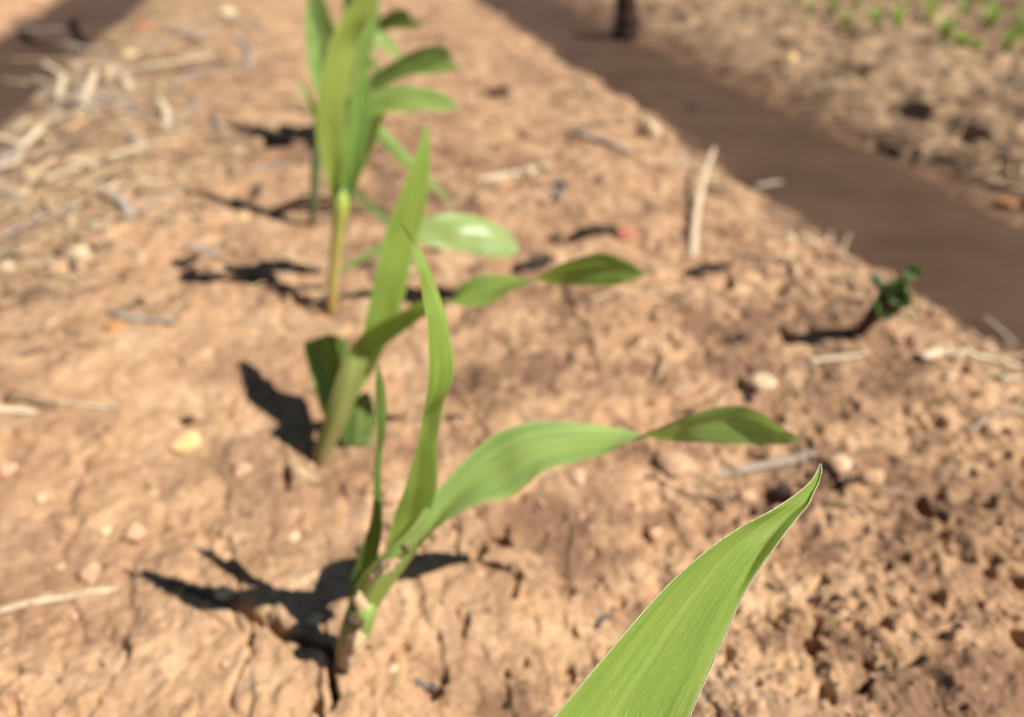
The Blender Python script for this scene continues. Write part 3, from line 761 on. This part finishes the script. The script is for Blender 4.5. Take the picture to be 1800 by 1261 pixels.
def lump(c, rx, ry, rz, mat, seed, name, label=None, cat=None, group=None, amp=.22, res=14, sharp=1.0, tilt=0.0):
    """an irregular rounded or faceted stone"""
    rr = np.random.RandomState(seed)
    n, m = res, res * 2
    dirs = rr.normal(size=(9, 3)); dirs /= np.linalg.norm(dirs, axis=1)[:, None]; cut = rr.uniform(.62, .95, 9)
    V = [];
    for i in range(n + 1):
        th = math.pi * i / n
        for j in range(m):
            ph = 2 * math.pi * j / m
            d = np.array([math.sin(th) * math.cos(ph), math.sin(th) * math.sin(ph), math.cos(th)])
            r = 1.0
            for k in range(9):
                q = d @ dirs[k]
                if q > cut[k]: r = min(r, (cut[k] / q) * (1 - sharp) + sharp * cut[k] / q)
            r *= 1 + amp * .5 * math.sin(3.1 * d[0] + 2.3 * d[1] + seed) * math.cos(2.7 * d[2] + seed * 1.3) + amp * .25 * math.sin(8 * d[0] + seed) * math.sin(7 * d[1] + 5 * d[2])
            V.append(d * r * np.array([rx, ry, rz]))
    V = np.array(V)
    a = rr.uniform(0, 6.28); ca, sa = math.cos(a), math.sin(a)
    if not tilt == 'keep': V = np.stack([V[:, 0], V[:, 1], V[:, 2]], 1)
    V = V + np.asarray(c)
    F = []
    for i in range(n):
        for j in range(m):
            j2 = (j + 1) % m
            F.append((i * m + j, (i + 1) * m + j, (i + 1) * m + j2, i * m + j2))
    return obj(name, V, F, mat, label=label, cat=cat, group=group, loc=tuple(np.asarray(c) - np.array([0, 0, rz * .8])))
STN = [(326,776,27,25,'yellow','largest pale yellow stone, left of the second seedling'),(143,446,22,21,'cream','round cream stone in the litter at left'),
 (200,574,19,13,'orange','orange brown stone beside a grey stalk at left'),(14,822,16,17,'pink','pink stone at the left edge'),(72,876,11,10,'cream','small cream stone near the pink stone at left'),
 (1152,936,13,12,'pink','small pink stone on the damp soil right of centre'),(1100,411,22,9,'red','red brick coloured chip above the dark blade end'),(1142,226,22,30,'cream','large cream stone at the right water edge'),
 (1392,102,14,14,'yellow','yellow stone on the cloddy far bed'),(1345,670,24,11,'cream','oval cream stone on the bed below the weed'),(1316,872,19,16,'tan','tan soil crumb left of the sharp leaf tip'),
 (1478,816,24,9,'cream','cream stone right of the sharp leaf tip'),(1190,814,36,20,'tan','large tan clod under the twisted blade'),(1772,356,17,11,'orange','orange stone on the far bank at the right edge'),
 (1728,312,11,8,'orange',''),(52,300,13,11,'yellow','yellow seed like stone at the left edge litter'),(226,95,18,9,'yellow','yellow stone among upper left straw'),(250,46,15,10,'red','red stone at the upper left by the water'),
 (12,470,16,15,'cream','white stone cut by the left edge'),(1120,862,12,8,'tan',''),(1185,590,12,20,'tan','narrow upright clod left of the weed'),(430,380,17,9,'yellow','yellow chip in front of the dark hollow'),
 (400,22,16,12,'cream','cream stone near the top left of the blades'),(545,818,11,10,'tan','tan crumb at the foot of the second seedling'),(185,932,12,9,'cream','small cream crumb at lower left'),
 (690,1175,10,6,'cream','tiny cream stone right of the nearest stem foot'),(598,1128,10,10,'tan','tan crumb beside the nearest stem foot'),(1268,985,8,6,'yellow',''),(668,1108,6,4,'yellow','')]
for i, (px, py, a, b, c, lab) in enumerate(STN):
    if not lab: continue
    G = ground(px, py + b * .5); D = depth(G)
    rx = a * D / FPX; rz = b * D / FPX
    lump((G[0], G[1] + rx * .3, G[2] + rz * .1), rx, rx * .95, rz * .9, STONE[c], 100 + i, 'soil_clod' if c == 'tan' else 'stone', lab, 'clod' if c == 'tan' else 'stone', sharp=.9)
SHADE_BLACK = matter("shade_black", (.018, .014, .012), (.06, .042, .034), 220, bump=.8, dist=.002)  # near-black colour for lumps that stand in for shade in the hollows
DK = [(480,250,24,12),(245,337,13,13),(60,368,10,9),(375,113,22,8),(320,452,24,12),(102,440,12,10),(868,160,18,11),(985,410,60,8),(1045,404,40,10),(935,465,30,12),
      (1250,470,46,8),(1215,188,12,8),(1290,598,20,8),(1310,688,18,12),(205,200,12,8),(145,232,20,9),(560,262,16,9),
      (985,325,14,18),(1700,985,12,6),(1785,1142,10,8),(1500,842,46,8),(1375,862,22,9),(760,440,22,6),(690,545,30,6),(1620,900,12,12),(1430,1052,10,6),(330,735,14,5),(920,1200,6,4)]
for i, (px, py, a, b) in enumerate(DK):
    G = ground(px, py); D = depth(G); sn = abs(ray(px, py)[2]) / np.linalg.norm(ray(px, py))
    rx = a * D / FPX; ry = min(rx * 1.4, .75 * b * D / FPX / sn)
    lump((G[0], G[1], G[2] - .12 * ry), rx, ry, min(rx, ry) * .42, SHADE_BLACK, 1500 + i, 'shade_lump', 'one of many blackish lumps standing in for shade in hollows of the soil', 'plant remains', 'blackish lumps as shade in the soil', amp=.7, res=12)
# dark stub on the far bank, cut by the top edge
G = gz(1100, 46, -.012)
D = depth(G)
C = catmull([G + [0, 0, -.02], G + [.002, 0, .01], G + [.0, .004, .035], G + [-.004, .004, .075]], 22)
V, F, U = tube_rings(C, np.linspace(.030, .022, 22) * (1 + .1 * np.sin(np.arange(22))), 12, .85, .16, 4)
obj('wooden_stub', V, F, matter("dark_wood", (.025, .014, .010), (.07, .035, .025), 60), None, U, label='dark brown stub at the top edge on the far side of the water', cat='stub', loc=tuple(G))

# litter scattered along the water edges and over the bed
rs = np.random.RandomState(11)
def scatter_straw(n, xr, yr, dens, lens, rads, cols, label, group, seed0, ang=None, lift_sd=.08):
    k = 0; tries = 0
    while k < n and tries < n * 40:
        tries += 1
        y = yr[0] * (yr[1] / yr[0]) ** rs.rand(); x = rs.uniform(*xr)
        if rs.rand() > dens(x, y): continue
        if hz(x, y) < WATER_Z - .006: continue
        L = rs.uniform(*lens); a = rs.uniform(0, math.pi) if ang is None else rs.normal(*ang)
        A = np.array([x, y, 0.]); B = A + L * np.array([math.cos(a), math.sin(a), 0])
        A[2] = max(hz(A[0], A[1]), WATER_Z); B[2] = max(hz(B[0], B[1]), WATER_Z)
        straw_w(A, B, rs.uniform(*rads), cols[rs.randint(len(cols))], label, group, seed0 + k, .28, .08, max(0, rs.normal(0, lift_sd)))
        k += 1
scatter_straw(140, (-.43, -.16), (.62, 1.7), lambda x, y: (.95 if x < -.25 else .45) * (1 if y < 1.4 else .6), (.03, .13), (.0015, .0060), ['grey', 'cream', 'tan', 'cream', 'brown', 'grey'],
              'one of many dry straws matted along the left water edge', 'straw litter along the left furrow', 200, lift_sd=.16)
scatter_straw(45, (.30, .47), (.32, 2.0), lambda x, y: .9 if x > .37 else .25, (.012, .045), (.0006, .0020), ['grey', 'tan', 'cream', 'grey', 'brown'],
              'one of many small straw bits along the near edge of the right furrow', 'straw litter along the right furrow', 1300)
scatter_straw(45, (.66, 1.5), (.5, 1.9), lambda x, y: .8, (.02, .08), (.001, .003), ['grey', 'tan', 'brown', 'grey'],
              'one of many weathered straws on the cloddy far bed', 'straw litter on the far bed', 400)
scatter_straw(25, (-.25, .30), (.2, 1.6), lambda x, y: .8, (.006, .025), (.0003, .0010), ['tan', 'brown', 'grey', 'cream'],
              'one of many short fine straw bits on the bed between the furrows', 'fine straw bits on the bed', 500)
# clods on the bed and on the far bed
def scatter_clod(n, xr, yr, sz, mats, label, group, seed0):
    k = 0; tries = 0
    while k < n and tries < n * 30:
        tries += 1
        y = yr[0] * (yr[1] / yr[0]) ** rs.rand(); x = rs.uniform(*xr)
        z = hz(x, y)
        if z < WATER_Z + .004 or math.hypot(x + .012, (y % .15) * .3) < .01: continue
        s = rs.uniform(*sz)
        lump((x, y, z + s * .15), s * rs.uniform(.8, 1.4), s * rs.uniform(.8, 1.3), s * rs.uniform(.5, .8), STONE[mats[rs.randint(len(mats))]], seed0 + k, 'soil_clod', label, 'clod', group, res=9)
        k += 1
scatter_clod(30, (.70, 1.5), (.45, 1.9), (.006, .016), ['tan', 'dark', 'tan', 'tan'], 'one of many rough clods on the far bed', 'clods on the far bed', 700)
scatter_clod(60, (-.3, .42), (.2, 1.5), (.0018, .006), ['tan', 'tan', 'cream', 'tan'], 'one of many small clods on the bed between the furrows', 'small clods on the bed', 800)

# crumbs nobody could count
def crumbs(n, name, mat, xr, yr, sz, seed, label, dens=None):
    r = np.random.RandomState(seed)
    y = yr[0] * (yr[1] / yr[0]) ** r.rand(n); x = r.uniform(xr[0], xr[1], n)
    if dens is not None:
        k = r.rand(n) < dens(x, y); x = x[k]; y = y[k]
    z = height(x, y); k = z > WATER_Z + .003; x, y, z = x[k], y[k], z[k]; n = len(x)
    base = np.array([(1, 0, 0), (-1, 0, 0), (0, 1, 0), (0, -1, 0), (0, 0, 1), (0, 0, -1)], float)
    fc = np.array([(0, 2, 4), (2, 1, 4), (1, 3, 4), (3, 0, 4), (2, 0, 5), (1, 2, 5), (3, 1, 5), (0, 3, 5)])
    s = sz[0] * (sz[1] / sz[0]) ** (r.rand(n) ** 1.6)
    s = s * np.clip(.6 + y * .9, .6, 1.8)
    V = base[None] * s[:, None, None] * r.uniform(.55, 1.25, (n, 6, 1)); V[:, :, 2] *= .7
    V += r.normal(0, .18, V.shape) * s[:, None, None]
    a = r.uniform(0, 6.28, n); ca, sa = np.cos(a)[:, None], np.sin(a)[:, None]
    X = V[:, :, 0] * ca - V[:, :, 1] * sa; Y = V[:, :, 0] * sa + V[:, :, 1] * ca
    V = np.stack([X + x[:, None], Y + y[:, None], V[:, :, 2] + (z + s * .25)[:, None]], -1).reshape(-1, 3)
    F = (fc[None] + (np.arange(n) * 6)[:, None, None]).reshape(-1, 3)
    obj(name, V, F.tolist(), mat, smooth=False, label=label, cat='soil crumbs', kind='stuff')
dens = lambda x, y: np.clip(.25 + .9 * ss(-.02, .2, x) + .6 * fbm(x, y, .1, 2, 91), .05, 1)
crumbs(16000, 'soil_crumbs', STONE['tan'], (-.45, .5), (.09, 1.8), (.0006, .0028), 1, 'fine tan crumbs strewn over the crusted bed', dens)
crumbs(8000, 'dark_crumbs', STONE['dark'], (-.45, .5), (.09, 1.8), (.0005, .0020), 2, 'fine dark crumbs strewn over the crusted bed', dens)
crumbs(3000, 'far_bed_crumbs', STONE['tan'], (.66, 1.8), (.35, 2.6), (.0012, .0045), 3, 'loose crumbs covering the cloddy far bed')

def litter(n, name, mat, xr, yr, lens, rads, seed, label, dens):
    r = np.random.RandomState(seed)
    y = yr[0] * (yr[1] / yr[0]) ** r.rand(n); x = r.uniform(xr[0], xr[1], n)
    k = r.rand(n) < dens(x, y); x, y = x[k], y[k]
    k = height(x, y) > WATER_Z; x, y = x[k], y[k]; n = len(x)
    L = r.uniform(*lens, n) ; a = r.uniform(0, 6.28, n); rad = r.uniform(*rads, n); bend = r.normal(0, .09, n)
    t = np.linspace(-.5, .5, 5)[None]
    cx = x[:, None] + np.cos(a)[:, None] * t * L[:, None] - np.sin(a)[:, None] * (bend * L)[:, None] * (1 - 4 * t ** 2)
    cy = y[:, None] + np.sin(a)[:, None] * t * L[:, None] + np.cos(a)[:, None] * (bend * L)[:, None] * (1 - 4 * t ** 2)
    z = np.maximum(height(cx.ravel(), cy.ravel()), WATER_Z).reshape(n, 5)
    cz = .5 * z + .5 * z.mean(1)[:, None] + rad[:, None] * .6 + (t * L[:, None]) * np.abs(r.normal(0, .12, n))[:, None] + .004 * r.rand(n)[:, None] ** 2
    w = rad[:, None] * np.array([.7, 1, 1, .9, .4])[None]
    V = np.empty((n, 5, 4, 3))
    for q, (u_, v_) in enumerate(((1, 0), (0, .45), (-1, 0), (0, -.45))):
        V[:, :, q, 0] = cx - np.sin(a)[:, None] * w * u_; V[:, :, q, 1] = cy + np.cos(a)[:, None] * w * u_; V[:, :, q, 2] = cz + w * v_
    f = []
    for i in range(4):
        for q in range(4): f.append((i * 4 + q, i * 4 + (q + 1) % 4, (i + 1) * 4 + (q + 1) % 4, (i + 1) * 4 + q))
    f += [(0, 1, 2, 3), (16, 17, 18, 19)]
    F = (np.array(f)[None] + (np.arange(n) * 20)[:, None, None]).reshape(-1, 4)
    obj(name, V.reshape(-1, 3), F.tolist(), mat, smooth=False, label=label, cat='straw litter', kind='stuff')
dl = lambda x, y: np.where(x < -.17, .95, .5 * ss(.5, .9, y))
df = lambda x, y: np.clip(.45 + .9 * fbm(x, y, .15, 2, 95), .05, 1)
dr = lambda x, y: np.where((x > .35) & (x < .47), 1., np.clip(.04 + .25 * fbm(x, y, .1, 2, 96), 0, 1) * ss(.30, .55, y))
litter(2400, 'pale_litter', STRAW['tan'], (-.44, -.08), (.55, 2.2), (.008, .045), (.0004, .0018), 31, 'matted fine pale chaff along the left furrow', dl)
litter(2600, 'brown_litter', STRAW['brown'], (-.44, -.08), (.55, 2.2), (.006, .035), (.0004, .0018), 32, 'matted fine brown chaff along the left furrow', dl)
litter(3600, 'pale_litter', STRAW['tan'], (.66, 1.9), (.4, 2.6), (.01, .06), (.0006, .0026), 33, 'weathered grey chaff covering the far bed', df)
litter(4500, 'brown_litter', STRAW['brown'], (.66, 1.9), (.4, 2.6), (.01, .06), (.0006, .0030), 34, 'rotting brown chaff covering the far bed', df)
litter(2600, 'pale_litter', STRAW['tan'], (-.1, .47), (.25, 2.0), (.005, .035), (.0003, .0016), 35, 'fine grey chaff along the near edge of the right furrow', dr)
litter(2600, 'brown_litter', STRAW['brown'], (-.1, .47), (.25, 2.0), (.004, .030), (.0003, .0016), 36, 'fine brown chaff along the near edge of the right furrow', dr)

dm = lambda x, y: np.clip(.25 + .8 * fbm(x, y, .12, 3, 97), 0, 1)
litter(700, 'brown_litter', STRAW['brown'], (-.22, .40), (.45, 1.9), (.006, .032), (.0005, .0024), 37, 'broken brown chaff between and behind the seedlings', dm)
litter(500, 'pale_litter', STRAW['tan'], (-.22, .40), (.5, 1.9), (.006, .032), (.0005, .0022), 38, 'broken tan chaff between and behind the seedlings', dm)

# ---------------------------------------------------------- grass seedlings on the far bed
GM = leaf_material("grass_blade", (.34, .46, .12), (.18, .30, .07), (.46, .66, .08), .4)
def grass_tuft(px, py, hpx, nb, label, seed, dark=False):
    G = gz(px, py, -.002); G[2] = hz(G[0], G[1]); D = depth(G)
    t = thing('grass_tuft', tuple(G), label, 'grass tuft', 'green grass tufts on the far bed')
    r = random.Random(seed)
    for i in range(nb):
        a = r.uniform(0, 6.28); H = hpx * D / FPX * r.uniform(.7, 1.3); w = r.uniform(.005, .009)
        lean = r.uniform(.25, .8)
        s = np.linspace(0, 1, 9)
        dirv = np.array([math.cos(a), math.sin(a), 0]); sd_ = np.array([-math.sin(a), math.cos(a), 0])
        C = G[None] + dirv[None] * (lean * H * s ** 1.8)[:, None] + np.array([0, 0, 1.])[None] * (H * (s - .25 * lean * s ** 3))[:, None]
        W = w * (1 - s ** 2.2) * (.5 + 1.1 * s) + .0002
        V = []; U = []
        for k in range(9):
            for q, u in ((-1, 0), (0, .5), (1, 1)):
                V.append(C[k] + sd_ * q * W[k] + dirv * (-.25 * W[k] if q == 0 else 0)); U.append((u, s[k]))
        obj('leaf', V, grid_faces(9, 3), GM, t, U)
TF = [(1462,34,36,5,'grass tuft nearest the top centre of the far bed'),(1400,8,30,4,'small grass tuft cut by the top edge'),(1535,48,42,7,'bushiest grass tuft, left of a bare gap'),(1500,22,34,5,'grass tuft directly behind the bushiest one'),
 (1655,86,50,6,'tall grass tuft left of two shorter ones'),(1712,98,38,6,'grass tuft between the tall tuft and the dark green one'),(1762,104,52,7,'dark green grass tuft second from the right edge'),(1798,112,40,5,'grass tuft cut by the right edge'),
 (1690,30,34,5,'faint grass tuft near the top edge above the tall tuft'),(1745,28,36,5,'pale grass tuft near the upper right corner'),(1790,44,34,5,'grass tuft in the upper right corner'),(1600,14,26,4,'thin grass tuft on the bare strip near the top'),(1425,30,24,4,'tiny grass tuft left of the others'),
 (1480,60,34,6,'grass tuft in front of the top centre pair'),(1570,70,40,6,'grass tuft right of the bushiest one'),(1630,40,40,6,'grass tuft behind the bare strip'),(1680,104,34,6,'low grass tuft at the foot of the tall one'),
 (1735,60,44,7,'broad grass tuft in the middle of the right corner group'),(1775,16,40,6,'topmost grass tuft at the right corner'),(1720,6,36,6,'grass tuft cut by the top edge at the right'),(1796,76,44,6,'grass tuft at the right edge under the corner')]
for i, (px, py, h_, nb, lab) in enumerate(TF): grass_tuft(px, py, h_, nb, lab, 900 + i)

for o in bpy.data.objects:
    if '_o' in o: del o['_o']
